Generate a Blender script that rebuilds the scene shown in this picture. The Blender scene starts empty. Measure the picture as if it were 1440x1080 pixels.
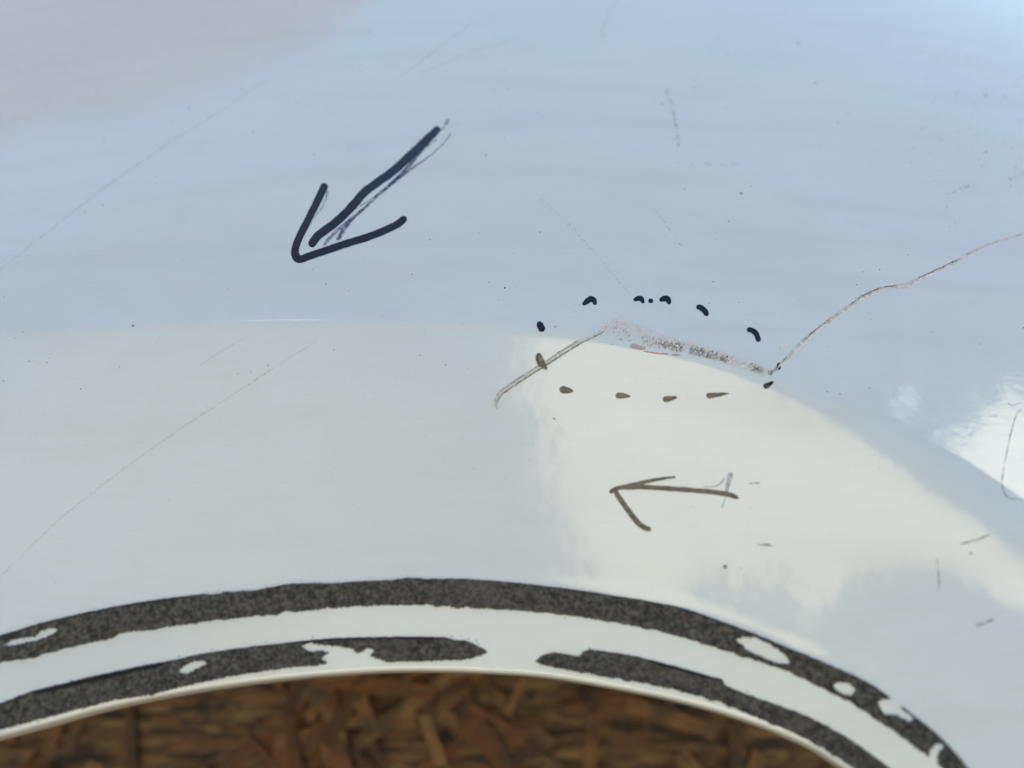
import bpy, bmesh, math, random
from mathutils import Vector, Matrix, noise
from mathutils.bvhtree import BVHTree

R = math.radians
scene = bpy.context.scene
col = scene.collection
rng = random.Random(7)

# ---------------------------------------------------------------- camera
TILT = R(40)                    # camera axis from straight down, looking towards +Y
DIST = 0.32
FPX = 1198.0                    # focal length in pixels of the 1440 px wide photograph
fwd = Vector((0, math.sin(TILT), -math.cos(TILT)))
rgt = Vector((1, 0, 0))
upv = Vector((0, math.cos(TILT), math.sin(TILT)))
CAM = -fwd * DIST
cam_d = bpy.data.cameras.new('camera')
cam = bpy.data.objects.new('camera', cam_d)
col.objects.link(cam)
cam.location = CAM
cam.rotation_euler = (TILT, 0, 0)
cam_d.sensor_width = 36
cam_d.lens = FPX / 1440 * 36
cam_d.clip_start = 0.01
cam_d.clip_end = 500
cam_d.dof.use_dof = True
cam_d.dof.focus_distance = 0.355
cam_d.dof.aperture_fstop = 4.0
scene.camera = cam

# ---------------------------------------------------------------- sky
SUN_EL, SUN_AZ = R(22), R(186)  # azimuth clockwise from +Y
world = bpy.data.worlds.new('World')
scene.world = world
world.use_nodes = True
wt = world.node_tree
wt.nodes.clear()


class NG:
    """small helper that strings shader nodes together"""
    def __init__(self, tree):
        self.t = tree

    def n(self, kind, **kw):
        nd = self.t.nodes.new(kind)
        for k, v in kw.items():
            setattr(nd, k, v)
        return nd

    def put(self, sock, v):
        if hasattr(v, 'is_output') or isinstance(v, bpy.types.NodeSocket):
            self.t.links.new(v, sock)
        else:
            sock.default_value = v

    def math(self, op, a, b=None, c=None, clamp=False):
        nd = self.n('ShaderNodeMath', operation=op, use_clamp=clamp)
        for i, v in enumerate((a, b, c)):
            if v is not None:
                self.put(nd.inputs[i], v)
        return nd.outputs[0]

    def vmath(self, op, a, b=None, out=0):
        nd = self.n('ShaderNodeVectorMath', operation=op)
        self.put(nd.inputs[0], a)
        if b is not None:
            self.put(nd.inputs[1], b)
        return nd.outputs[out]

    def noise(self, vec, scale, detail=4, rough=0.5, out='Fac', dist=0.0):
        nd = self.n('ShaderNodeTexNoise')
        if vec is not None:
            self.put(nd.inputs['Vector'], vec)
        nd.inputs['Scale'].default_value = scale
        nd.inputs['Detail'].default_value = detail
        nd.inputs['Roughness'].default_value = rough
        nd.inputs['Distortion'].default_value = dist
        return nd.outputs[out]

    def smooth(self, v, lo, hi, a=0.0, b=1.0):
        nd = self.n('ShaderNodeMapRange', interpolation_type='SMOOTHSTEP')
        self.put(nd.inputs['Value'], v)
        self.put(nd.inputs['From Min'], lo)
        self.put(nd.inputs['From Max'], hi)
        nd.inputs['To Min'].default_value = a
        nd.inputs['To Max'].default_value = b
        return nd.outputs[0]

    def mix(self, f, a, b, blend='MIX'):
        nd = self.n('ShaderNodeMix', data_type='RGBA', blend_type=blend)
        self.put(nd.inputs['Factor'], f)
        self.put(nd.inputs[6], a)
        self.put(nd.inputs[7], b)
        return nd.outputs[2]


SKY_STRENGTH = 0.15
g = NG(wt)
sky = g.n('ShaderNodeTexSky', sky_type='NISHITA')
sky.sun_disc = False
sky.sun_elevation = SUN_EL
sky.sun_rotation = SUN_AZ
sky.ozone_density = 3.0
sky.dust_density = 0.4
tc = g.n('ShaderNodeTexCoord')
sep = g.n('ShaderNodeSeparateXYZ')
wt.links.new(tc.outputs['Generated'], sep.inputs[0])
dz = g.math('MAXIMUM', sep.outputs[2], 0.02)
zz = g.math('ADD', dz, 0.12)
comb = g.n('ShaderNodeCombineXYZ')
wt.links.new(g.math('DIVIDE', sep.outputs[0], zz), comb.inputs[0])
wt.links.new(g.math('DIVIDE', sep.outputs[1], zz), comb.inputs[1])
P = comb.outputs[0]             # position on a flat cloud deck


def cloud(cx, cy, rx, ry, rot, edge, amp, nscale, peak):
    """one cloud of the deck: an ellipse with a billowing edge"""
    mp = g.n('ShaderNodeMapping', vector_type='TEXTURE')
    wt.links.new(P, mp.inputs['Vector'])
    mp.inputs['Location'].default_value = (cx, cy, 0)
    mp.inputs['Rotation'].default_value = (0, 0, R(rot))
    mp.inputs['Scale'].default_value = (rx, ry, 1)
    d = g.vmath('LENGTH', mp.outputs[0], out='Value')
    nz = g.noise(P, nscale, 7 if nscale > 20 else 2.5, 0.6 if nscale > 20 else 0.45)
    d = g.math('ADD', d, g.math('MULTIPLY', g.math('SUBTRACT', nz, 0.5), amp))
    return g.math('MULTIPLY', g.smooth(d, 1.0 + edge, 1.0 - edge), peak)


# (centre x, centre y, radius x, radius y, turn, edge softness, billow, billow scale, opacity), colour
CREAM, WHITE, MAUVE = (15.6, 13.7, 9.4, 1), (24.0, 22.5, 17.5, 1), (2.0, 1.05, 1.5, 1)
WARM_FILL = (0.95, 0.72, 0.42, 1)  # added sky tone, tuned for the warm light it throws on the flare
VEIL = (4.5, 4.0, 3.0, 1)
LEDGE_FILL = (8.0, 7.6, 5.4, 1)
CLOUDS = [
    ((0.035, 0.03, 0.095, 0.17, 0, 0.24, 0.8, 11.0, 0.88), CREAM),
    ((0.014, -0.22, 0.062, 0.31, 2, 0.30, 0.7, 12.0, 0.88), CREAM),
    ((-0.20, -0.80, 0.60, 0.19, 8, 0.25, 0.8, 5.0, 0.75), LEDGE_FILL),  # unseen cloud added so its reflection brightens the ledge
    ((0.95, 0.66, 0.29, 0.13, 22, 0.16, 1.9, 24.0, 1.0), WHITE),
    ((0.68, 0.748, 0.026, 0.014, 40, 0.35, 2.2, 45.0, 0.75), WHITE),
    ((-0.37, 0.60, 0.10, 0.035, -15, 0.4, 0.6, 9.0, 0.6), WHITE),  # small cloud added only to give the left crease a highlight
    ((-1.02, 0.66, 0.10, 0.035, 10, 0.4, 0.6, 9.0, 0.6), WHITE),  # likewise added, for the highlight at the far left of the crease
    ((-0.46, -0.10, 0.34, 0.36, 10, 0.3, 0.9, 5.0, 0.4), VEIL),
    ((-0.46, 1.04, 0.28, 0.14, -12, 0.35, 0.7, 4.0, 0.18), MAUVE),
    ((-2.2, 3.0, 1.85, 1.45, 0, 0.05, 0.16, 1.5, 0.9), MAUVE),
    ((-0.92, 2.38, 0.62, 0.78, 0, 0.06, 0.18, 3.0, 0.9), MAUVE),
]
# made-up warm sky fill on the sun's side, thin scattered cloud over the whole sky
sepP = g.n('ShaderNodeSeparateXYZ')
wt.links.new(P, sepP.inputs[0])
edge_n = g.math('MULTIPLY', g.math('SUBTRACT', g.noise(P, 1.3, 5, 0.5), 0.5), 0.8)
fill_mask = g.smooth(g.math('ADD', sepP.outputs[1], edge_n), -0.4, -1.0, 0, 0.95)
skymix = g.mix(fill_mask, sky.outputs[0], WARM_FILL)
vmap = g.n('ShaderNodeMapping')
wt.links.new(P, vmap.inputs['Vector'])
vmap.inputs['Rotation'].default_value = (0, 0, R(-35))
vmap.inputs['Scale'].default_value = (1.0, 3.2, 1.0)
veil = g.smooth(g.noise(vmap.outputs[0], 1.4, 6, 0.6, dist=0.4), 0.42, 0.72, 0, 0.24)
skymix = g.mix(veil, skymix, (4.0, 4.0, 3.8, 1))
fade = g.smooth(sep.outputs[2], 0.0, 0.1)
bright = g.math('ADD', 0.75, g.math('MULTIPLY', g.noise(P, 5.0, 5, 0.55), 0.5))
for cdef, ccol in CLOUDS:
    cc = g.vmath('SCALE', ccol[:3])
    g.put(cc.node.inputs['Scale'], bright)
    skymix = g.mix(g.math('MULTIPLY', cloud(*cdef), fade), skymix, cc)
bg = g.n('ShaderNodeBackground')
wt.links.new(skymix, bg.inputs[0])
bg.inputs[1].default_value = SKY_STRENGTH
wo = g.n('ShaderNodeOutputWorld')
wt.links.new(bg.outputs[0], wo.inputs[0])

# ---------------------------------------------------------------- sun behind thin cloud
sd = bpy.data.lights.new('sun', 'SUN')
sun = bpy.data.objects.new('sun', sd)
col.objects.link(sun)
sd.energy = 0.5
sd.angle = R(25)
sd.color = (1.0, 0.86, 0.56)
sdir = Vector((math.sin(SUN_AZ) * math.cos(SUN_EL), math.cos(SUN_AZ) * math.cos(SUN_EL), math.sin(SUN_EL)))
sun.rotation_euler = (-sdir).to_track_quat('-Z', 'Y').to_euler()
sun.location = (0, 0, 3)

scene.view_settings.view_transform = 'Standard'
scene.view_settings.look = 'None'
scene.view_settings.gamma = 1
scene.view_settings.use_curve_mapping = False
scene.view_settings.exposure = 0.77

# ---------------------------------------------------------------- helpers
BOARD_Z = -0.42


def ray(px, py):
    return (fwd + rgt * ((px - 720) / FPX) - upv * ((py - 540) / FPX)).normalized()


def z_upper(x, y):
    """height of the big upper face of the panel: nearly flat, falling off gently to the sides"""
    z = -x * x / 4.2 - max(0.0, y - 0.02) ** 2 / 15.0
    e = max(0.0, abs(x) - 0.54)
    return max(BOARD_Z + 0.004, z - e * e * 3.0)


def on_height(px, py, off):
    """where the ray of a pixel meets the panel height, found by stepping and halving"""
    d = ray(px, py)

    def f(t):
        p = CAM + d * t
        return p.z - (z_upper(p.x, p.y if off == 0 else 0.0) + off)
    t0, t1 = 0.1, 0.11
    while f(t1) > 0 and t1 < 3:
        t0, t1 = t1, t1 + 0.01
    for _ in range(30):
        m = (t0 + t1) / 2
        if f(m) > 0:
            t0 = m
        else:
            t1 = m
    return CAM + d * t1


def smoothstep(a, b, v):
    t = min(1, max(0, (v - a) / (b - a)))
    return t * t * (3 - 2 * t)


CX, CY = 650.0, 2450.0          # pole of the polar grid that follows the arch


def polar(pts):
    r = [(math.atan2(x - CX, CY - y), math.hypot(x - CX, CY - y)) for x, y in pts]
    return sorted(r)


def interp(tab, th):
    """Catmull-Rom through (angle, value) pairs"""
    n = len(tab)
    if th <= tab[0][0]:
        return tab[0][1] + (th - tab[0][0]) * (tab[1][1] - tab[0][1]) / (tab[1][0] - tab[0][0])
    if th >= tab[-1][0]:
        return tab[-1][1] + (th - tab[-1][0]) * (tab[-1][1] - tab[-2][1]) / (tab[-1][0] - tab[-2][0])
    i = 0
    while tab[i + 1][0] < th:
        i += 1
    x0, y0 = tab[i]
    x1, y1 = tab[i + 1]
    h = x1 - x0

    def slope(k):
        if k <= 0:
            return (tab[1][1] - tab[0][1]) / (tab[1][0] - tab[0][0])
        if k >= n - 1:
            return (tab[-1][1] - tab[-2][1]) / (tab[-1][0] - tab[-2][0])
        return (tab[k + 1][1] - tab[k - 1][1]) / (tab[k + 1][0] - tab[k - 1][0])
    t = (th - x0) / h
    m0, m1 = slope(i) * h, slope(i + 1) * h
    return ((2 * t ** 3 - 3 * t ** 2 + 1) * y0 + (t ** 3 - 2 * t ** 2 + t) * m0 +
            (-2 * t ** 3 + 3 * t ** 2) * y1 + (t ** 3 - t ** 2) * m1)


def px_of(th, r):
    return CX + math.sin(th) * r, CY - math.cos(th) * r


def new_obj(name, me, mat=None, parent=None, **props):
    o = bpy.data.objects.new(name, me)
    col.objects.link(o)
    if mat:
        me.materials.append(mat)
    o.parent = parent
    for k, v in props.items():
        o[k] = v
    return o


def mesh_from(name, verts, faces, smooth=True):
    me = bpy.data.meshes.new(name)
    me.from_pydata([tuple(v) for v in verts], [], faces)
    me.validate()
    if smooth:
        me.polygons.foreach_set('use_smooth', [True] * len(me.polygons))
    me.update()
    return me


def material(name):
    m = bpy.data.materials.new(name)
    m.use_nodes = True
    b = m.node_tree.nodes['Principled BSDF']
    return m, NG(m.node_tree), b


# ---------------------------------------------------------------- materials
def mat_paint():
    m, n, b = material('white_car_paint')
    co = n.n('ShaderNodeTexCoord').outputs['Object']
    big = n.noise(co, 9, 5, 0.6)
    fine = n.noise(co, 900, 3, 0.6)
    c = n.mix(n.smooth(big, 0.35, 0.75), (0.725, 0.79, 0.80, 1), (0.705, 0.765, 0.77, 1))
    c = n.mix(n.smooth(fine, 0.62, 0.80, 0, 0.35), c, (0.60, 0.57, 0.52, 1))
    # fine rubbed streaks in the clear coat
    mp = n.n('ShaderNodeMapping')
    n.put(mp.inputs['Vector'], co)
    mp.inputs['Scale'].default_value = (60, 900, 60)
    mp.inputs['Rotation'].default_value = (0, 0, R(4))
    st = n.noise(mp.outputs[0], 1.0, 3, 0.6)
    c = n.mix(n.smooth(st, 0.52, 0.8, 0, 0.3), c, (0.68, 0.66, 0.62, 1))
    # wipe marks and dried haze
    mw = n.n('ShaderNodeMapping')
    n.put(mw.inputs['Vector'], co)
    mw.inputs['Rotation'].default_value = (0, 0, R(-38))
    mw.inputs['Scale'].default_value = (5, 42, 5)
    wipe = n.noise(mw.outputs[0], 1.0, 5, 0.62, dist=0.5)
    c = n.mix(n.smooth(wipe, 0.46, 0.72, 0, 0.34), c, (0.66, 0.68, 0.67, 1))
    mott = n.noise(co, 55, 4, 0.6)
    c = n.mix(n.smooth(mott, 0.5, 0.75, 0, 0.22), c, (0.68, 0.69, 0.68, 1))
    n.put(b.inputs['Base Color'], c)
    n.put(b.inputs['Roughness'], n.math('ADD', n.smooth(big, 0.3, 0.8, 0.03, 0.07), n.smooth(wipe, 0.45, 0.75, 0, 0.06)))
    b.inputs['IOR'].default_value = 1.56
    bump = n.n('ShaderNodeBump')
    bump.inputs['Strength'].default_value = 0.09
    bump.inputs['Distance'].default_value = 0.0006
    n.put(bump.inputs['Height'], n.noise(co, 160, 2, 0.5))
    prev = bump.outputs[0]
    for ang in (18, 64, 121):
        mq = n.n('ShaderNodeMapping')
        n.put(mq.inputs['Vector'], co)
        mq.inputs['Rotation'].default_value = (0, 0, R(ang))
        mq.inputs['Scale'].default_value = (35, 1900, 35)
        b2 = n.n('ShaderNodeBump')
        b2.inputs['Strength'].default_value = 0.10
        b2.inputs['Distance'].default_value = 0.00004
        n.put(b2.inputs['Height'], n.smooth(n.noise(mq.outputs[0], 1.0, 2, 0.5), 0.66, 0.74))
        n.put(b2.inputs['Normal'], prev)
        prev = b2.outputs[0]
    n.put(b.inputs['Normal'], prev)
    return m


def mat_ink():
    m, n, b = material('black_marker_ink')
    co = n.n('ShaderNodeTexCoord').outputs['Object']
    c = n.mix(n.smooth(n.noise(co, 260, 4, 0.6), 0.35, 0.7), (0.002, 0.003, 0.007, 1), (0.010, 0.011, 0.022, 1))
    n.put(b.inputs['Base Color'], c)
    n.put(b.inputs['Roughness'], n.smooth(n.noise(co, 500, 3, 0.6), 0.3, 0.7, 0.08, 0.24))
    b.inputs['IOR'].default_value = 1.57
    return m


def mat_smear(name, colr, alpha, scale=300, aniso=(1, 1, 1)):
    """thin see-through film: rubbed ink or dirt"""
    m, n, b = material(name)
    co = n.n('ShaderNodeTexCoord').outputs['Object']
    mp = n.n('ShaderNodeMapping')
    n.put(mp.inputs['Vector'], co)
    mp.inputs['Scale'].default_value = aniso
    b.inputs['Base Color'].default_value = colr
    b.inputs['Roughness'].default_value = 0.35
    n.put(b.inputs['Alpha'], n.smooth(n.noise(mp.outputs[0], scale, 4, 0.65), 0.25, 0.75, 0.15 * alpha, alpha))
    return m


def mat_foam():
    m, n, b = material('torn_black_foam')
    co = n.n('ShaderNodeTexCoord').outputs['Object']
    a = n.noise(co, 620, 6, 0.78)
    bb = n.noise(co, 300, 5, 0.7)
    c = n.mix(n.smooth(a, 0.36, 0.66), (0.030, 0.031, 0.030, 1), (0.155, 0.152, 0.140, 1))
    c = n.mix(n.smooth(bb, 0.5, 0.64, 0, 0.85), c, (0.026, 0.026, 0.025, 1))
    dust = n.noise(co, 2600, 2, 0.5)
    c = n.mix(n.smooth(dust, 0.64, 0.72, 0, 0.6), c, (0.30, 0.26, 0.20, 1))
    c = n.mix(n.smooth(n.noise(co, 45, 5, 0.65), 0.5, 0.72, 0, 0.5), c, (0.15, 0.14, 0.125, 1))
    at = n.n('ShaderNodeAttribute', attribute_name='film')
    c = n.mix(at.outputs['Fac'], c, (0.006, 0.007, 0.013, 1))
    n.put(b.inputs['Base Color'], c)
    n.put(b.inputs['Roughness'], n.math('SUBTRACT', 0.95, n.math('MULTIPLY', at.outputs['Fac'], 0.6)))
    b.inputs['Specular IOR Level'].default_value = 0.3
    bump = n.n('ShaderNodeBump')
    bump.inputs['Strength'].default_value = 0.8
    bump.inputs['Distance'].default_value = 0.0006
    n.put(bump.inputs['Height'], n.noise(co, 1100, 4, 0.7))
    n.put(b.inputs['Normal'], bump.outputs[0])
    return m


def mat_plain(name, c1, c2, scale, rough=0.6):
    m, n, b = material(name)
    co = n.n('ShaderNodeTexCoord').outputs['Object']
    n.put(b.inputs['Base Color'], n.mix(n.smooth(n.noise(co, scale, 4, 0.65), 0.35, 0.65), c1, c2))
    b.inputs['Roughness'].default_value = rough
    return m


def mat_strand():
    m, n, b = material('weathered_wood_strand')
    oi = n.n('ShaderNodeObjectInfo')
    co = n.n('ShaderNodeTexCoord').outputs['Object']
    ramp = n.n('ShaderNodeValToRGB')
    n.put(ramp.inputs[0], oi.outputs['Random'])
    el = ramp.color_ramp.elements
    el[0].position, el[0].color = 0.0, (0.12, 0.062, 0.024, 1)
    el[1].position, el[1].color = 1.0, (0.42, 0.235, 0.08, 1)
    for p, c in ((0.3, (0.27, 0.105, 0.030, 1)), (0.55, (0.31, 0.15, 0.042, 1)), (0.8, (0.34, 0.18, 0.058, 1))):
        e = el.new(p)
        e.color = c
    mp = n.n('ShaderNodeMapping')
    n.put(mp.inputs['Vector'], co)
    mp.inputs['Scale'].default_value = (1, 9, 1)
    grain = n.noise(mp.outputs[0], 40, 5, 0.65)
    c = n.mix(n.smooth(grain, 0.4, 0.7, 0, 0.6), ramp.outputs[0], (0.07, 0.04, 0.02, 1))
    geo = n.n('ShaderNodeNewGeometry')
    wet = n.noise(geo.outputs['Position'], 38, 5, 0.65)
    c = n.mix(n.smooth(wet, 0.42, 0.66, 0, 0.75), c, (0.06, 0.05, 0.03, 1))
    n.put(b.inputs['Base Color'], c)
    b.inputs['Roughness'].default_value = 0.75
    return m


def mat_board():
    """resin-bound board: crossing fibres, knots of dark gaps"""
    m, n, b = material('strand_board')
    co = n.n('ShaderNodeTexCoord').outputs['Object']
    c = None
    for k, (ang, c1) in enumerate(((20, (0.26, 0.14, 0.05, 1)), (75, (0.30, 0.18, 0.07, 1)), (130, (0.20, 0.10, 0.035, 1)))):
        mp = n.n('ShaderNodeMapping')
        n.put(mp.inputs['Vector'], co)
        mp.inputs['Rotation'].default_value = (0, 0, R(ang))
        mp.inputs['Scale'].default_value = (22, 110, 1)
        mp.inputs['Location'].default_value = (k * 3.1, k * 7.7, 0)
        f = n.noise(mp.outputs[0], 1.0, 3, 0.55)
        if c is None:
            c = n.mix(n.smooth(f, 0.4, 0.6), (0.06, 0.04, 0.02, 1), c1)
        else:
            c = n.mix(n.smooth(f, 0.52, 0.6), c, c1)
    c = n.mix(n.smooth(n.noise(co, 60, 4, 0.6), 0.52, 0.68, 0, 0.85), c, (0.05, 0.042, 0.026, 1))
    n.put(b.inputs['Base Color'], c)
    b.inputs['Roughness'].default_value = 0.8
    return m


M_PAINT = mat_paint()
M_INK = mat_ink()
M_VIOLET = mat_smear('rubbed_violet_ink', (0.07, 0.06, 0.17, 1), 0.75, 500)
M_GREYSMEAR = mat_smear('rubbed_grey_ink', (0.30, 0.33, 0.40, 1), 0.6, 300)
M_DIRT = mat_smear('brown_dirt_film', (0.30, 0.25, 0.20, 1), 0.75, 700)
M_FAINT = mat_smear('faint_dirt_film', (0.54, 0.51, 0.48, 1), 0.09, 200)
M_FOAM = mat_foam()
M_CRACK = mat_plain('scraped_bare_plastic', (0.50, 0.49, 0.44, 1), (0.74, 0.73, 0.68, 1), 1200)
M_CRACKDARK = mat_plain('dark_crack_edge', (0.10, 0.10, 0.08, 1), (0.22, 0.21, 0.18, 1), 900)
M_SCRATCH = mat_plain('grey_brown_scratch', (0.48, 0.44, 0.40, 1), (0.80, 0.76, 0.71, 1), 300)
M_FIBRE = mat_plain('pale_torn_fibres', (0.92, 0.90, 0.88, 1), (0.74, 0.69, 0.67, 1), 900)
M_GOUGE = mat_plain('grey_green_gouges', (0.11, 0.12, 0.10, 1), (0.30, 0.30, 0.25, 1), 500)
M_CHIP = mat_plain('brown_chip', (0.42, 0.30, 0.22, 1), (0.62, 0.52, 0.44, 1), 900)
M_SPECK = mat_plain('brown_dust', (0.16, 0.14, 0.13, 1), (0.33, 0.28, 0.24, 1), 300, 0.8)
M_STRAND = mat_strand()
M_BOARD = mat_board()

# ---------------------------------------------------------------- floor of strand board
bm = bmesh.new()
bmesh.ops.create_cube(bm, size=1)
bmesh.ops.scale(bm, vec=(2.4, 1.8, 0.018), verts=bm.verts)
bmesh.ops.bevel(bm, geom=bm.edges[:], offset=0.002, segments=1, affect='EDGES')
me = bpy.data.meshes.new('floor')
bm.to_mesh(me)
bm.free()
floor = new_obj('floor', me, M_BOARD, None, kind='structure',
                label='dark brown weathered strand board lying under the white panel')
floor.location = (0, 0.15, BOARD_Z - 0.009)

strand_meshes = []
for k in range(6):
    L, W, H = rng.uniform(0.022, 0.05), rng.uniform(0.0035, 0.0075), 0.0008
    n = 4
    top = []
    for i in range(n + 1):
        x = -L + 2 * L * i / n
        top.append((x + rng.uniform(-.004, .004), W * rng.uniform(0.7, 1.1)))
    bot = []
    for i in range(n + 1):
        x = -L + 2 * L * i / n
        bot.append((x + rng.uniform(-.004, .004), -W * rng.uniform(0.7, 1.1)))
    V, F = [], []
    for z in (H, 0):
        for (x, y) in top:
            V.append((x, y, z))
        for (x, y) in bot:
            V.append((x, y, z))
    m1 = n + 1
    for i in range(n):
        F.append((i, m1 + i, m1 + i + 1, i + 1))
    ring = list(range(m1)) + list(range(2 * m1 - 1, m1 - 1, -1))
    for a, b_ in zip(ring, ring[1:] + ring[:1]):
        F.append((a, b_, b_ + 2 * m1, a + 2 * m1))
    sm = mesh_from('strand', V, F, False)
    sm.materials.append(M_STRAND)
    strand_meshes.append(sm)
for i in range(300):
    o = new_obj('strand', strand_meshes[i % 6], None, floor)
    o.matrix_parent_inverse = Matrix.Translation(floor.location).inverted()
    o.location = (rng.uniform(-0.50, 0.48), rng.uniform(-0.09, 0.14), BOARD_Z + 0.0004 + 0.00003 * i)
    o.rotation_euler = (rng.gauss(0, 0.012), rng.gauss(0, 0.008), rng.gauss(0, 0.8) + (0.6 if i % 3 else 2.0))
    s = rng.uniform(0.55, 1.05)
    o.scale = (s, s * rng.uniform(0.7, 1.4), 1)

# ---------------------------------------------------------------- the panel
crease = polar([(-1200, 690), (-900, 590), (-650, 540), (-400, 508), (-150, 484), (0, 474), (150, 463), (300, 457), (450, 455), (600, 456),
                (700, 461), (780, 469), (850, 479), (950, 497), (1050, 524), (1130, 553), (1200, 586), (1270, 626),
                (1340, 672), (1440, 748), (1600, 890), (1800, 1100), (2000, 1350)])
tape_top = polar([(-900, 1290), (-650, 1130), (-350, 995), (-150, 930), (0, 892), (83, 870), (167, 852), (287, 835), (410, 822), (480, 818), (573, 813),
                  (660, 814), (733, 820), (860, 837), (949, 853), (1021, 876), (1102, 908), (1158, 931), (1226, 967),
                  (1283, 1007), (1343, 1058), (1420, 1130), (1550, 1265), (1700, 1450)])
arch = polar([(-900, 1470), (-650, 1290), (-350, 1145), (-150, 1075), (0, 1032), (67, 1014), (133, 996), (233, 975), (333, 959), (400, 951), (480, 944),
              (560, 940), (640, 940.5), (700, 943), (760, 947.5), (820, 956), (880, 967), (940, 979), (1013, 998), (1070, 1017),
              (1110, 1033), (1150, 1052), (1184, 1074), (1260, 1127), (1380, 1230), (1550, 1410)])

TH0, TH1, NC = R(-35), R(40), 420
verts, faces = [], []
rowlen = None
FL_DROP, LIP_DROP = -0.037, -0.053
for j in range(NC + 1):
    th = TH0 + (TH1 - TH0) * j / NC
    rc, rp, ra = interp(crease, th), interp(tape_top, th), interp(arch, th)
    C = on_height(*px_of(th, rc), 0)
    Pp = on_height(*px_of(th, rp), FL_DROP)
    A = on_height(*px_of(th, ra), LIP_DROP)
    out = C - Pp
    out.z = 0
    out.normalize()
    colv = []
    # upper face, from far beyond the frame inward to the crease
    reach = 0.60
    fil = 0.0035 + 0.0115 * smoothstep(R(10), R(26), th)      # crease fillet grows to the right
    for k in range(46):
        t = k / 45
        s = reach * (1 - t) ** 1.6 + fil * (1 - (1 - t) ** 1.6)
        p = C + out * s
        p.z = z_upper(p.x, p.y)
        colv.append(p)
    # outermost rim curls down to the board
    rim = colv[0]
    pre = []
    for k in range(14):
        a = k / 14
        p = rim + out * (0.05 * (1 - a) ** 0.5 * (1.0))
        p.z = rim.z + (BOARD_Z + 0.001 - rim.z) * (1 - a) ** 2
        pre.append(p)
    colv = pre + colv
    # fillet over the crease
    a0 = colv[-1]
    dirf = (Pp - C)
    b0 = C + dirf.normalized() * fil
    c0 = Pp - dirf.normalized() * 0.004
    BULGE = 0.0018
    tang = ((c0 - b0) + Vector((0, 0, 4 * BULGE))).normalized()
    K = b0 - tang * max(0.0, min(1.9 * fil, (C.z - b0.z) / max(1e-4, -tang.z)))     # keeps the fillet tangent to both faces
    for k in range(1, 13):
        t = k / 13
        colv.append(a0 * (1 - t) ** 2 + K * 2 * t * (1 - t) + b0 * t * t)
    # bulged flare face
    for k in range(0, 37):
        t = k / 36
        p = b0.lerp(c0, t)
        p.z += BULGE * 4 * t * (1 - t)
        colv.append(p)
    dirl = (A - Pp)
    d0 = Pp + dirl.normalized() * 0.004
    for k in range(1, 6):
        t = k / 6
        colv.append(c0 * (1 - t) ** 2 + Pp * 2 * t * (1 - t) + d0 * t * t)
    e0 = A - dirl.normalized() * 0.0012
    for k in range(0, 19):
        colv.append(d0.lerp(e0, k / 18))
    dn = dirl.normalized()
    f0 = A + Vector((0, 0, -0.0013)) + dn * 0.0002
    for k in range(1, 7):
        t = k / 6
        colv.append(e0 * (1 - t) ** 2 + (A + dn * 0.0003) * 2 * t * (1 - t) + f0 * t * t)
    inward = -Vector((dn.x, dn.y, 0)).normalized()
    for k in range(1, 4):
        colv.append(f0 + Vector((0, 0, -0.004 * k)) + inward * 0.0012 * k)
    rowlen = len(colv)
    verts += colv
for j in range(NC):
    for k in range(rowlen - 1):
        a = j * rowlen + k
        faces.append((a, a + 1, a + rowlen + 1, a + rowlen))
panel_me = mesh_from('panel', verts, faces)
fender = bpy.data.objects.new('wheel_arch_panel', None)
col.objects.link(fender)
fender.location = (0, 0.35, BOARD_Z)
fender.empty_display_size = 0.1
fender['label'] = 'glossy white car body panel with wheel arch, marker arrows and a scuffed crease'
fender['category'] = 'body panel'
INV = Matrix.Translation(fender.location).inverted()


def part(name, me, mat, **props):
    o = new_obj(name, me, mat, fender, **props)
    o.matrix_parent_inverse = INV
    return o


BV = BVHTree.FromPolygons([tuple(v) for v in verts], faces)
shell = part('painted_shell', panel_me, M_PAINT)
sol = shell.modifiers.new('thickness', 'SOLIDIFY')
sol.thickness = 0.0024
sol.offset = -1

# check which way the faces look
if panel_me.polygons[len(panel_me.polygons) // 2].normal.z < 0:
    panel_me.flip_normals()


def hit(px, py, lift=0.0):
    loc, nor, idx, d = BV.ray_cast(CAM, ray(px, py))
    if loc is None:
        return None
    if nor.dot(CAM - loc) < 0:
        nor = -nor
    return loc + nor * lift


def crom(pts, step=2.0):
    """resample a pixel polyline (x, y, width) as a smooth curve"""
    out = []
    n = len(pts)
    for i in range(n - 1):
        p0, p1, p2, p3 = pts[max(0, i - 1)], pts[i], pts[i + 1], pts[min(n - 1, i + 2)]
        L = math.hypot(p2[0] - p1[0], p2[1] - p1[1])
        m = max(2, int(L / step))
        for k in range(m):
            t = k / m
            out.append(tuple(0.5 * (2 * p1[c] + (p2[c] - p0[c]) * t + (2 * p0[c] - 5 * p1[c] + 4 * p2[c] - p3[c]) * t * t +
                                    (3 * p1[c] - p0[c] - 3 * p2[c] + p3[c]) * t ** 3) for c in range(3)))
    out.append(tuple(pts[-1]))
    return out


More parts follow.
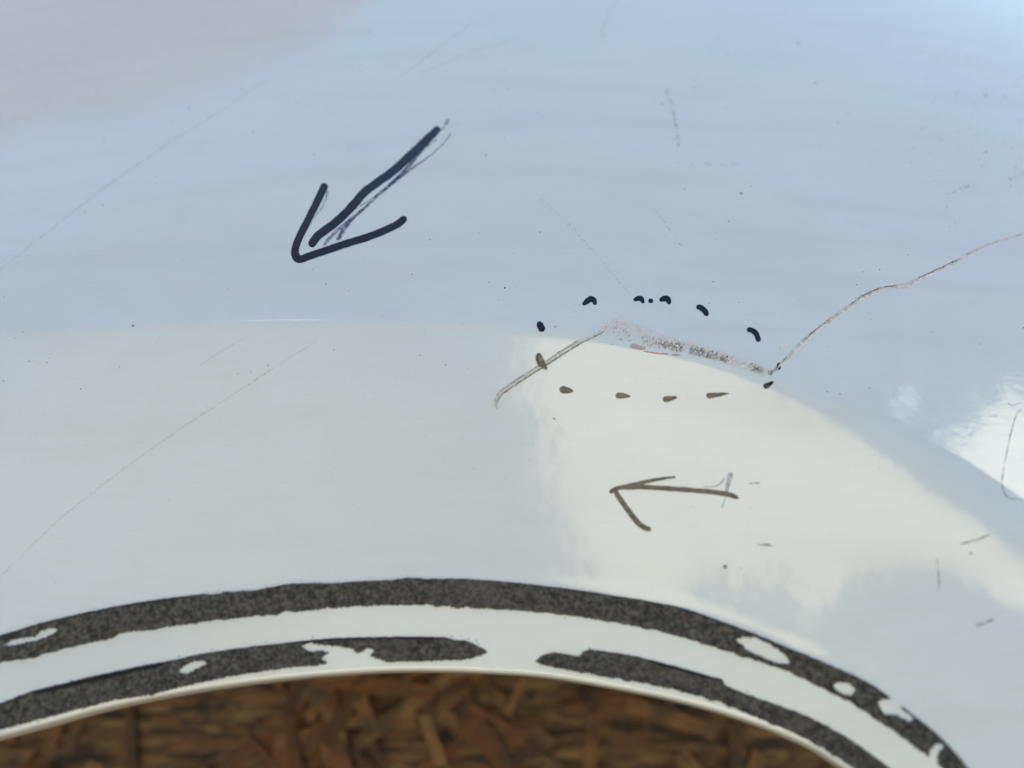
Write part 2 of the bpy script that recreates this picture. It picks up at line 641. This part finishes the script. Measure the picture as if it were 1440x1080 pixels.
def ribbon(V, F, pts, lift=0.00012, step=1.6, jit=0.25, crown=0.0, across=4, cap=True, freq=0.25, seed=0):
    """add a drawn stroke, laid on the panel, to a vertex and face list"""
    c = crom(pts, step)
    n = len(c)
    s = [0.0]
    for a, b_ in zip(c, c[1:]):
        s.append(s[-1] + math.hypot(b_[0] - a[0], b_[1] - a[1]))
    tot = s[-1]
    base = len(V)
    rows = 0
    for i, (x, y, w) in enumerate(c):
        a, b_ = c[max(0, i - 1)], c[min(n - 1, i + 1)]
        tx, ty = b_[0] - a[0], b_[1] - a[1]
        L = math.hypot(tx, ty) or 1
        nx, ny = -ty / L, tx / L
        h = max(0.25, w / 2)
        if cap:
            e = min(s[i], tot - s[i])
            if e < h:
                h *= max(0.12, math.sqrt(max(0, 1 - (1 - e / h) ** 2)))
        row = []
        for q in range(across + 1):
            f = q / across * 2 - 1
            j = noise.noise((x * freq, y * freq, seed + (1 if f > 0 else 5))) * jit * 2 * abs(f)
            p = hit(x + nx * (f * h + (j if f > 0 else -j)), y + ny * (f * h + (j if f > 0 else -j)),
                    lift + crown * (1 - f * f))
            row.append(p)
        if any(p is None for p in row):
            if rows:
                break
            continue
        V += row
        rows += 1
    w1 = across + 1
    for i in range(rows - 1):
        for q in range(across):
            a = base + i * w1 + q
            F.append((a, a + 1, a + w1 + 1, a + w1))


def up(V, F):
    """turn faces to look towards the camera side"""
    out = []
    for f in F:
        a, b_, c = V[f[0]], V[f[1]], V[f[2]]
        nrm = (b_ - a).cross(c - a)
        out.append(f if nrm.dot(CAM - a) > 0 else tuple(reversed(f)))
    return out


def stroke_part(name, strokes, mat, kind=None, **kw):
    V, F = [], []
    base = kw.pop('lift', 0.00012)
    for i, st in enumerate(strokes):
        ribbon(V, F, st, seed=i * 11 + len(name), lift=base + i * 0.00002, **kw)
    o = part(name, mesh_from(name, V, up(V, F)), mat)
    if kind:
        o['kind'] = kind
    return o


def each_stroke(name, strokes, mat, **kw):
    for st in strokes:
        stroke_part(name, [st], mat, **kw)


def W(pts, w):
    return [(p[0], p[1], p[2] if len(p) > 2 else w) for p in pts]


# ---- marker arrows
o = stroke_part('marker_arrow', [
    W([(618, 179, 10), (600, 197), (580, 216), (555, 239), (532, 256), (513, 270), (500, 285), (485, 301), (467, 317),
       (448, 331), (436, 347, 11)], 12),
    W([(458, 258, 11), (447, 282), (432, 312), (420, 336), (415, 352), (417, 362, 12), (424, 364.5), (436, 360), (460, 352), (490, 342),
       (522, 332), (548, 321), (561, 314), (571, 305, 9)], 10.5)], M_INK, jit=0.3, freq=0.12)
o['label'] = 'thick black marker arrow with blue sheen'
stroke_part('ink_smear', [
    W([(634, 188, 3), (625, 200), (605, 219), (572, 242, 4), (540, 267, 5), (510, 295, 4), (487, 315, 5), (476, 336, 3)], 2.2),
    W([(614, 196), (592, 214), (568, 240, 4), (548, 262, 3), (520, 281), (497, 296, 1.5)], 1.6),
    W([(603, 202), (585, 222, 4), (565, 245, 6), (545, 262, 3)], 2),
    W([(520, 285), (492, 310, 4), (470, 328, 5), (455, 345, 4)], 2),
    W([(500, 305), (485, 322, 5), (474, 338, 6)], 2),
    W([(625, 176, 4), (630, 170, 5), (632, 168, 4)], 4),
    W([(620, 184, 2), (626, 178, 3)], 2),
    W([(461, 269, 3), (456, 287, 1.6), (448, 299, 1.4), (440, 308, 1.2)], 2)], M_VIOLET, lift=0.00006, jit=0.4)
o = stroke_part('marker_arrow', [
    W([(1039, 701, 5), (1024, 695.5), (997, 691.5), (945, 687.5), (903, 685), (884, 685.5), (868, 686.5, 6), (857, 693, 6)], 6.8),
    W([(950, 671, 2.4), (935, 672.7, 4), (915, 676, 5), (890, 682, 6), (872, 686, 6)], 5),
    W([(863, 687, 6), (873, 703), (888, 724), (898, 736), (907, 742.5), (916, 744.5, 6)], 7.5)], M_INK, jit=0.25, freq=0.12)
o['label'] = 'thin brownish marker arrow on the flare'
stroke_part('ink_smear', [
    W([(1028, 664, 9), (1024, 680, 6), (1020, 700, 3), (1015, 714, 1.5)], 5),
    W([(988, 685, 1.5), (1005, 684, 2), (1014, 679, 3), (1020, 670, 4)], 2)], M_GREYSMEAR, lift=0.00006)

# ---- marker dashes round the damage
dashes = [
    W([(757, 452.5, 8), (760.5, 459.5), (764, 466.5, 8)], 8.5),
    W([(819.5, 429, 4), (826, 423.5, 7), (832, 420.5, 7), (836, 424, 6), (837, 429, 4)], 7),
    W([(891, 422.5, 4), (897, 420, 6), (902, 420.5, 6), (904.5, 427, 4)], 6),
    W([(911.5, 423.3, 6), (918.5, 423.3, 6)], 6),
    W([(927.5, 423, 5), (934, 420, 7), (939, 421, 7), (941.5, 428, 4.5)], 7),
    W([(979, 431.5, 6), (986, 433, 7), (991, 437.5, 7), (995, 444.5, 6)], 7),
    W([(1050, 463.5, 5.5), (1058, 465, 6.5), (1064, 471, 6.5), (1067, 481, 6)], 6.5),
    W([(1095.5, 510.5, 5), (1094.5, 520.5, 5.5)], 5),
    W([(787, 546, 8), (794, 548.5, 9), (806, 550.3, 3.5)], 8),
    W([(865.5, 556.5, 7), (875, 556.5, 7), (886.5, 557.3, 2.2)], 7),
    W([(932, 562, 7), (940, 561, 7), (952, 558.5, 2.5)], 7),
    W([(993, 556.5, 7), (1005, 555.8, 6), (1025, 553.2, 1.6)], 7),
    W([(1073.5, 544.5, 7), (1079, 542, 6.5), (1087.5, 537, 2.5)], 7)]
for d in dashes:
    d = [(x, y, w * 1.14) for x, y, w in d]
    stroke_part('marker_dash', [d], M_INK, step=0.8, jit=0.3)
stroke_part('marker_dash', [W([(758.5, 497.5, 6), (758, 504, 10), (761, 511, 10), (766, 516, 6), (770, 519, 3)], 8)], M_INK, step=0.8, jit=0.6, lift=0.0006)
each_stroke('ink_smear', [W([(759, 500, 0.8), (758.5, 506, 1.2), (762, 513, 0.8)], 1), W([(762, 500.5, 0.8), (762.5, 506, 1.2), (764.5, 511, 0.8)], 1)],
            mat_plain('ink_rubbed_pale', (0.40, 0.36, 0.34, 1), (0.25, 0.22, 0.21, 1), 800), lift=0.0008, step=0.8, jit=0.5)

# ---- crack running out of the scuff over the flare
crack = [(848, 464.5, 1.6), (838, 470, 3), (827, 475.5, 4), (815, 481, 6), (802, 489, 6.5), (783, 501, 6.5), (767, 511.5, 6), (750, 522, 6.5),
         (733, 533, 7), (715, 545, 6), (705, 552, 5), (699, 561, 3), (697, 570, 2), (699, 574, 1.2)]
stroke_part('crack', [crack], M_CRACK, lift=0.00003, jit=0.5, crown=0.00025, across=6)
off = [(x + 1.3, y + 2.2, max(0.8, w * 0.2)) for x, y, w in crack]
off2 = [(x - 1.7, y - 2.2, 0.5) for x, y, w in crack[3:]]
stroke_part('crack_edge', [off, off2], M_CRACKDARK, lift=0.00022, jit=0.5)

# ---- long scratch to the right of the scuff
scr = W([(1084, 528, 2), (1095, 515, 3.5), (1110, 500), (1140, 470), (1170, 448, 5), (1195, 430, 4.5), (1215, 416, 5), (1245, 405, 5), (1275, 400, 4.5),
         (1300, 388, 3), (1340, 370, 2.6), (1375, 350, 2), (1410, 337, 1.5), (1440, 328, 1.2), (1480, 316, 1.2)], 3.8)
scr = [(x, y, w * 1.3) for x, y, w in scr]
stroke_part('scratch', [scr], M_SCRATCH, lift=0.00005, jit=1.1, crown=0.0002, freq=0.3)
each_stroke('scratch', [W([(x + 1.5, y + 2.6, 2.2) for x, y, w in scr[2:11]], 1.5), W([(x - 1.8, y - 2.6, 1.4) for x, y, w in scr[3:9]], 1.5), W([(1268, 405, 3), (1284, 402, 2)], 2),
                        W([(1096, 490, 3), (1104, 486, 4), (1111, 484, 2)], 3), W([(1150, 460, 3), (1160, 455, 4), (1170, 450, 2)], 2)],
            M_FIBRE, lift=0.0001, jit=0.8)
DARKS = [W([(1084, 527, 1), (1096, 513, 1.4), (1106, 503, 1)], 1), W([(1132, 477, 1), (1150, 462, 1.4), (1166, 450, 0.8)], 1),
         W([(1197, 428, 1), (1214, 416, 1.5), (1240, 405, 1.2), (1262, 402, 0.8)], 1), W([(1290, 392, 0.8), (1312, 382, 1.4), (1345, 366, 0.8)], 1)]
DARKS = [[(x, y, w * 0.65) for x, y, w in d] for d in DARKS]
each_stroke('scratch', DARKS, M_CRACKDARK, lift=0.0003, jit=0.9, freq=0.5)

# ---- hairline scratches and rubbed dirt
stroke_part('hairline_scratch', [
    W([(-4, 815), (40, 772), (90, 725), (135, 690), (180, 655), (240, 612), (300, 573), (345, 543), (400, 508), (447, 478, 0.8)], 1.5)],
    mat_smear('hairline_dirt', (0.58, 0.53, 0.46, 1), 0.2, 160), lift=0.00006, jit=0.6)
stroke_part('hairline_scratch', [W([(280, 515, 2), (310, 495, 4), (345, 475, 2)], 3)], M_FAINT, lift=0.00006)
each_stroke('hairline_scratch', [
    W([(0, 380, 2), (60, 332, 3), (150, 262, 4), (240, 200, 3), (320, 150, 3), (375, 112, 2)], 3),
    W([(560, 110, 3), (600, 80, 4), (640, 50, 3), (665, 32, 2)], 3),
    W([(590, 105, 2), (640, 82, 4), (700, 62, 3), (740, 50, 2)], 3)], M_FAINT, lift=0.00006, jit=0.8)
each_stroke('scratch', [W([(1053, 680, 1.5), (1062, 679.5, 2.2), (1069, 679.5, 1.2)], 2), W([(1064, 766, 1.5), (1076, 766, 3), (1086, 768, 2)], 2),
                        W([(1350, 765, 2), (1370, 760, 3), (1392, 752, 1.5)], 2), W([(1317, 785, 1.5), (1320, 810, 2), (1320, 832, 1)], 1.5),
                        W([(1372, 880, 3), (1385, 876, 4), (1398, 870, 2)], 3)], M_DIRT, lift=0.00008, jit=0.8)
each_stroke('hairline_scratch', [
    W([(1438, 575), (1430, 582), (1423, 603), (1418, 625), (1413, 650), (1409, 678), (1411, 690), (1418, 700), (1440, 703)], 1.4),
    W([(1416, 567, 1), (1424, 570), (1436, 566)], 1.2)], mat_smear('hairline_grey', (0.25, 0.25, 0.25, 1), 0.8, 200), lift=0.00006, jit=0.5)

# ---- the scuffed crease: torn pale fibres above, grey gouges below
upper_edge = [(845, 462), (862, 450), (885, 452), (905, 462), (930, 472), (960, 480), (1000, 492), (1040, 507), (1085, 523)]
lower_edge = [(845, 470), (870, 479), (900, 486), (935, 492), (970, 499), (1010, 508), (1045, 518), (1070, 526), (1085, 528)]


def lin(tab, x):
    for (x0, y0), (x1, y1) in zip(tab, tab[1:]):
        if x <= x1:
            return y0 + (y1 - y0) * (x - x0) / (x1 - x0)
    return tab[-1][1]


def tick(V, F, x, y, dx, dy, w, l0, l1):
    """one torn fibre or gouge: a thin sliver whose tip lifts off the panel"""
    L = math.hypot(dx, dy)
    nx, ny = -dy / L * w / 2, dx / L * w / 2
    ps = [hit(x - nx, y - ny, l0), hit(x + nx, y + ny, l0), hit(x + dx * .55 + nx, y + dy * .55 + ny, (l0 + l1) / 2),
          hit(x + dx, y + dy, l1), hit(x + dx * .55 - nx, y + dy * .55 - ny, (l0 + l1) / 2)]
    if any(p is None for p in ps):
        return
    b0 = len(V)
    V += ps
    F.append(tuple(range(b0, b0 + 5)))


V, F = [], []
for i in range(1100):
    x = 845 + 240 * rng.random() ** 1.05
    yu, yl = lin(upper_edge, x), lin(lower_edge, x)
    y = yu + (yl - yu) * min(1, abs(rng.gauss(0.25, 0.33)))
    a = rng.gauss(-1.1, 0.55)
    l = rng.uniform(2, 6)
    tick(V, F, x, y, math.cos(a) * l, math.sin(a) * l, rng.uniform(0.4, 1.0), 0.00005 + rng.random() * 0.0001, 0.0002 + rng.random() * 0.0003)
part('scuff_fibres', mesh_from('scuff_fibres', V, up(V, F), False), M_FIBRE, kind='stuff', label='pale pinkish torn paint fibres along the crease')
V, F = [], []
for i in range(620):
    x = 850 + 235 * rng.random() ** 0.75
    yu, yl = lin(upper_edge, x), lin(lower_edge, x)
    right = smoothstep(900, 950, x)
    if rng.random() > 0.25 + 0.75 * right or noise.noise((x * 0.09, 3.3, 0)) < -0.22:
        continue
    y = yu + (yl - yu) * rng.uniform(0.45, 1.0)
    a = rng.gauss(-1.2, 0.16 + 0.5 * (1 - right))
    l = rng.uniform(2, 4) + 5 * right * rng.random()
    tick(V, F, x, y, math.cos(a) * l, math.sin(a) * l, rng.uniform(0.4, 0.9), 0.00025, 0.0003 + rng.random() * 0.0002)
part('scuff_gouges', mesh_from('scuff_gouges', V, up(V, F), False), M_GOUGE, kind='stuff', label='grey green hatched gouges along the crease')
V, F = [], []
for i in range(300):                                             # loose flakes of paint standing on the scuff
    x = 848 + 235 * rng.random()
    yu, yl = lin(upper_edge, x), lin(lower_edge, x)
    y = yu + (yl - yu) * rng.uniform(0.05, 0.95)
    k, ph, r = rng.randint(4, 6), rng.random() * 6, rng.uniform(0.7, 1.9)
    ps = [hit(x + math.cos(ph + 6.283 * q / k) * r * rng.uniform(.5, 1.3), y + math.sin(ph + 6.283 * q / k) * r * rng.uniform(.4, 1.0),
              0.0003 + rng.random() * 0.0005) for q in range(k)]
    b0 = len(V)
    V += ps
    F.append(tuple(range(b0, b0 + k)))
part('scuff_flakes', mesh_from('scuff_flakes', V, up(V, F), False),
     mat_plain('loose_paint_flakes', (0.93, 0.93, 0.91, 1), (0.74, 0.69, 0.64, 1), 500), kind='stuff', label='small loose white paint flakes on the scuff')
stroke_part('paint_chip', [W([(886, 486, 5), (893, 487.5, 7), (900, 489, 6), (908, 490, 2)], 5)], M_CHIP, lift=0.0001, jit=0.8)
each_stroke('paint_chip', [W([(905, 494, 1), (920, 496.5, 1.4), (940, 498, 1)], 1), W([(944, 499, 1.6), (951, 499.3, 2), (958, 499.6, 1)], 2)],
            mat_plain('reddish_chip', (0.45, 0.20, 0.15, 1), (0.55, 0.33, 0.27, 1), 900), lift=0.0001, jit=0.4)

# ---- dust specks
V, F = [], []


def speck(x, y, r):
    k = rng.randint(5, 7)
    ph = rng.random() * 6
    st = rng.uniform(0.5, 1)
    ps = [hit(x + math.cos(ph + 6.283 * q / k) * r * rng.uniform(.6, 1.2), y + math.sin(ph + 6.283 * q / k) * r * st * rng.uniform(.6, 1.2), 0.0001)
          for q in range(k)]
    if any(p is None for p in ps):
        return
    b0 = len(V)
    V.extend(ps)
    F.append(tuple(range(b0, b0 + k)))


for x, y, r in ((779, 589, 2), (781, 459.5, 1.8), (1020, 797, 3.4), (1042, 272, 2.3), (710, 405, 2), (187, 458, 2), (66, 510, 1.8), (41, 508, 1.6),
                (1042, 800, 1.2), (1122, 60, 2), (1386, 134, 2.2), (1147, 117, 1.8), (931, 146, 1.8), (520, 44, 2.0), (683, 218, 1.6), (415, 5, 1.6),
                (1386, 214, 2), (605, 337, 1.3), (1365, 778, 2.6), (377, 514, 1.4)):
    speck(x, y, r)
for i in range(420):
    speck(rng.uniform(0, 1440), rng.uniform(0, 560), rng.choice((0.35, 0.5, 0.5, 0.7, 1.1)) * rng.uniform(0.8, 1.2))
for i in range(90):
    speck(rng.gauss(1370, 45), rng.gauss(180, 55), rng.uniform(0.5, 1.2))
for i in range(190):
    speck(rng.uniform(0, 1440), rng.uniform(470, 850), rng.uniform(0.3, 0.8))
def grains(pts, n, spread, rmin, rmax):
    c = crom(W(pts, spread), 1.0)
    for _ in range(n):
        x, y, w = c[rng.randrange(len(c))]
        speck(x + rng.gauss(0, w * 0.3), y + rng.gauss(0, w * 0.3), rng.uniform(rmin, rmax))


grains([(938, 128), (944, 143, 7), (947, 160), (951, 178), (954, 207)], 70, 4, 0.4, 1.1)
grains([(870, -4), (858, 12), (853, 26, 8), (848, 42), (850, 60)], 40, 4, 0.4, 1.1)
grains([(968, 231), (990, 231), (1018, 233, 8), (1044, 229)], 45, 4, 0.3, 0.8)
grains([(760, 282), (790, 306), (820, 338), (850, 372), (884, 412)], 90, 4, 0.3, 0.7)
grains([(918, 292), (938, 318), (958, 345)], 35, 3, 0.3, 0.8)
grains([(1418, 254), (1432, 247, 8), (1445, 240)], 30, 5, 0.4, 1.0)
grains([(1330, 273), (1340, 270), (1362, 262)], 26, 3, 0.4, 1.0)
grains([(0, 380), (90, 310), (240, 200), (375, 112)], 130, 8, 0.25, 0.6)
grains([(345, 545), (400, 508), (447, 478)], 20, 2, 0.3, 0.7)
grains([(0, 812), (90, 725), (180, 655), (300, 573)], 45, 3, 0.3, 0.8)
part('dust_specks', mesh_from('dust_specks', V, up(V, F), False), M_SPECK, kind='stuff')

# ---- torn foam tape left on the arch
def inside(poly, x, y):
    r = False
    n = len(poly)
    for i in range(n):
        x0, y0 = poly[i]
        x1, y1 = poly[i - 1]
        if (y0 > y) != (y1 > y) and x < (x1 - x0) * (y - y0) / (y1 - y0) + x0:
            r = not r
    return r


def tape(name, top, bot, holes, films, seed, label):
    tt, bb = sorted(polar(top)), sorted(polar(bot))
    t0, t1 = max(tt[0][0], bb[0][0]), min(tt[-1][0], bb[-1][0])

    def li(tab, th):
        for (a, u), (b_, v) in zip(tab, tab[1:]):
            if th <= b_:
                return u + (v - u) * (th - a) / (b_ - a)
        return tab[-1][1]
    rm = 1620
    nl = int((t1 - t0) * rm / 1.25)
    na = 36
    V, film, live = [], [], []
    grid = {}
    for i in range(nl + 1):
        th = t0 + (t1 - t0) * i / nl
        ro, ri = li(tt, th), li(bb, th)
        s = th * rm
        ro += noise.noise((s * 0.09, seed, 0)) * 0.9 + noise.noise((s * 0.35, seed, 4)) * 0.9 + noise.noise((s * 0.02, seed, 40)) * 0.8
        ri += noise.noise((s * 0.07, seed, 9)) * 2.2 + noise.noise((s * 0.3, seed, 14)) * 2.2
        for q in range(na + 1):
            r = ri + (ro - ri) * q / na
            x, y = px_of(th, r)
            e = min(q, na - q) / na * abs(ro - ri)
            z = 0.0009 + 0.0004 * noise.noise((x * 0.11, y * 0.11, seed)) + 0.0005 * noise.noise((x * 0.33, y * 0.33, seed))
            z *= smoothstep(-1.0, 2.2, e)
            jx = x + noise.noise((x * 0.3, y * 0.3, seed + 2)) * 2.2 + noise.noise((x * 0.8, y * 0.8, seed + 2)) * 1.4
            jy = y + noise.noise((x * 0.3, y * 0.3, seed + 7)) * 2.2 + noise.noise((x * 0.8, y * 0.8, seed + 7)) * 1.4
            ok = not any(inside(h, jx, jy) for h in holes)
            p = hit(x, y, max(0.00008, z))
            f = 0.0
            for (x0, x1, wd) in films:
                if x0 < x < x1 and (ro - r) < wd * smoothstep(x0, x0 + 25, x) * smoothstep(x1, x1 - 25, x):
                    f = 1.0
            grid[i, q] = (len(V), ok and p is not None and ro - ri > 0.6)
            V.append(p if p is not None else Vector((0, 0, -0.1)))
            film.append(f)
    F = []
    bad = set()
    for i in range(nl):
        for q in range(na):
            c = [grid[i, q], grid[i + 1, q], grid[i + 1, q + 1], grid[i, q + 1]]
            if all(k[1] for k in c):
                F.append(tuple(k[0] for k in c))
    # pull the rim of every opening down to the paint
    cnt = {}
    for f in F:
        for a in f:
            cnt[a] = cnt.get(a, 0) + 1
    used = sorted(cnt)
    remap = {a: k for k, a in enumerate(used)}
    V2 = []
    for a in used:
        p = V[a]
        if cnt[a] < 4:
            d = (p - CAM).normalized()
            loc, nor, _, _ = BV.ray_cast(CAM, d)
            if loc is not None:
                p = loc - d * 0.00005
        V2.append(p)
    F2 = [tuple(remap[a] for a in f) for f in F]
    me = mesh_from(name, V2, up(V2, F2))
    at = me.attributes.new('film', 'FLOAT', 'POINT')
    at.data.foreach_set('value', [film[a] for a in used])
    return part(name, me, M_FOAM, label=label)


outer_top = [(-620, 1118), (-350, 995), (-150, 930), (0, 893), (83, 870), (167, 852), (287, 835), (300, 836), (318, 833), (360, 830), (385, 825), (410, 820.5), (460, 820), (480, 819),
             (550, 816), (573, 812.5), (600, 814), (660, 814), (733, 820.5), (800, 828), (860, 837), (949, 852), (1021, 875.5), (1102, 908), (1158, 931), (1194, 947), (1204, 951),
             (1226, 963), (1240, 972), (1255, 983), (1283, 1005), (1315, 1030), (1343, 1058), (1361, 1080), (1440, 1152), (1560, 1280)]
outer_bot = [(-620, 1155), (-350, 1030), (-150, 968), (0, 933), (26, 927), (33, 929), (77, 916), (147, 900), (160, 897), (163, 893), (180, 889), (207, 887), (300, 873), (383, 865), (400, 861),
             (433, 859), (480, 854), (600, 851), (640, 854.5), (700, 857), (777, 863), (860, 875), (928, 888), (1037, 921), (1110, 945), (1142, 961),
             (1198, 989), (1235, 1014), (1263, 1032), (1287, 1051), (1303, 1063), (1329, 1084), (1400, 1150), (1520, 1290)]
holes_o = [[(8, 907), (20, 901), (40, 897), (50, 896), (60, 888), (76, 884), (81, 887), (70, 893), (55, 899), (35, 903), (15, 908)],
           [(1035, 900), (1044, 897), (1060, 897), (1076, 904), (1095, 914), (1107, 925), (1109, 932), (1095, 932), (1075, 924), (1055, 916), (1044, 907)],
           [(1172, 963), (1180, 959), (1194, 962), (1201, 970), (1198, 977), (1185, 975), (1175, 969)],
           [(1236, 992), (1238, 984), (1250, 983), (1260, 985), (1270, 999), (1284, 1010), (1278, 1014), (1262, 1004), (1246, 1004)],
           [(1306, 1070), (1308, 1056), (1316, 1047), (1324, 1046), (1326, 1052), (1318, 1058), (1318, 1080)]]
tape('adhesive_strip', outer_top, outer_bot, holes_o, [(-600, 285, 3.0), (700, 1010, 2.0), (1200, 1370, 2.5)], 3.0,
     'torn dark foam tape strip, outer of the two along the arch')
in_top = [(-620, 1205), (-350, 1085), (-150, 1025), (0, 988), (15, 983), (43, 973), (100, 958), (167, 943), (233, 930), (267, 923), (297, 917), (333, 912), (400, 904), (460, 898), (517, 896),
          (628, 896), (640, 900), (655, 900.5), (668, 907), (680, 912), (686, 917)]
in_bot = [(-620, 1254), (-350, 1134), (-150, 1069), (0, 1027), (43, 1015), (67, 1009), (133, 992), (145, 988), (213, 977), (267, 963.5), (333, 950), (400, 940), (460, 934.5), (540, 931.5), (600, 930), (655, 928),
          (668, 925), (678, 921), (686, 917.5)]
holes_i = [[(254, 945), (258, 939), (272, 931), (283, 929), (291, 932), (280, 938), (262, 946)],
           [(426, 909), (432, 905), (450, 907), (470, 909), (490, 912), (498, 914), (504, 919), (520, 912), (526, 914), (519, 923), (530, 926), (540, 930),
            (545, 940), (458, 944), (462, 930), (452, 926), (458, 922), (465, 917), (450, 914), (435, 914)]]
CRUMB_EDGES = (outer_top, outer_bot)
tape('adhesive_strip', in_top, in_bot, holes_i, [(40, 245, 7.0), (395, 640, 3.0)], 17.0,
     'torn dark foam tape strip along the arch edge with a ragged white gap')
in2_top = [(753, 930), (760, 923), (769, 919), (780, 917.5), (800, 920), (814, 923), (820, 916), (830, 913), (880, 920), (920, 929), (961, 940), (1000, 951), (1016, 955), (1019, 963), (1030, 968), (1069, 983),
           (1118, 1000), (1158, 1018), (1190, 1036), (1222, 1058), (1251, 1080), (1330, 1145), (1440, 1262)]
in2_bot = [(753, 931), (770, 937), (790, 941), (830, 948), (860, 953.5), (940, 968), (1013, 988), (1061, 1008), (1110, 1028), (1150, 1048), (1182, 1068), (1250, 1114), (1360, 1208)]
tape('adhesive_strip', in2_top, in2_bot, [], [(900, 1015, 4.0)], 29.0,
     'torn dark foam tape strip along the arch edge, starting after a bare white gap')

# ---- crumbs of foam and a line of grime beside the strips
def crumbs(edges, n, off, rmin, rmax, lift):
    for _ in range(n):
        e = rng.choice(edges)
        k = rng.randrange(len(e) - 1)
        t = rng.random()
        x = e[k][0] + (e[k + 1][0] - e[k][0]) * t
        y = e[k][1] + (e[k + 1][1] - e[k][1]) * t + rng.gauss(*off)
        if not (-40 < x < 1480 and 780 < y < 1100):
            continue
        q, ph, r = rng.randint(5, 7), rng.random() * 6, rng.uniform(rmin, rmax)
        ps = [hit(x + math.cos(ph + 6.283 * i / q) * r * rng.uniform(.6, 1.3), y + math.sin(ph + 6.283 * i / q) * r * rng.uniform(.5, 1.0), 0.00008) for i in range(q)]
        top = hit(x, y, lift * rng.uniform(0.5, 1.0))
        if top is None or any(p is None for p in ps):
            continue
        b0 = len(V)
        V.extend(ps + [top])
        for i in range(q):
            F.append((b0 + i, b0 + (i + 1) % q, b0 + q))


V, F = [], []
crumbs((outer_bot, in_top, in_bot[:12], in2_top, in2_bot), 150, (0, 3.0), 0.4, 1.3, 0.0004)
part('foam_crumbs', mesh_from('foam_crumbs', V, up(V, F), False), M_FOAM, kind='stuff', label='tiny dark foam crumbs beside the tape strips')
V, F = [], []
crumbs((outer_top,), 420, (-2.5, 1.6), 0.3, 0.9, 0.00012)
crumbs((outer_top,), 160, (-9, 5), 0.3, 0.7, 0.00012)
part('grime_line', mesh_from('grime_line', V, up(V, F), False), mat_plain('tan_grime', (0.45, 0.38, 0.30, 1), (0.62, 0.56, 0.48, 1), 400, 0.8),
     kind='stuff', label='tan grime along the top of the outer tape strip')
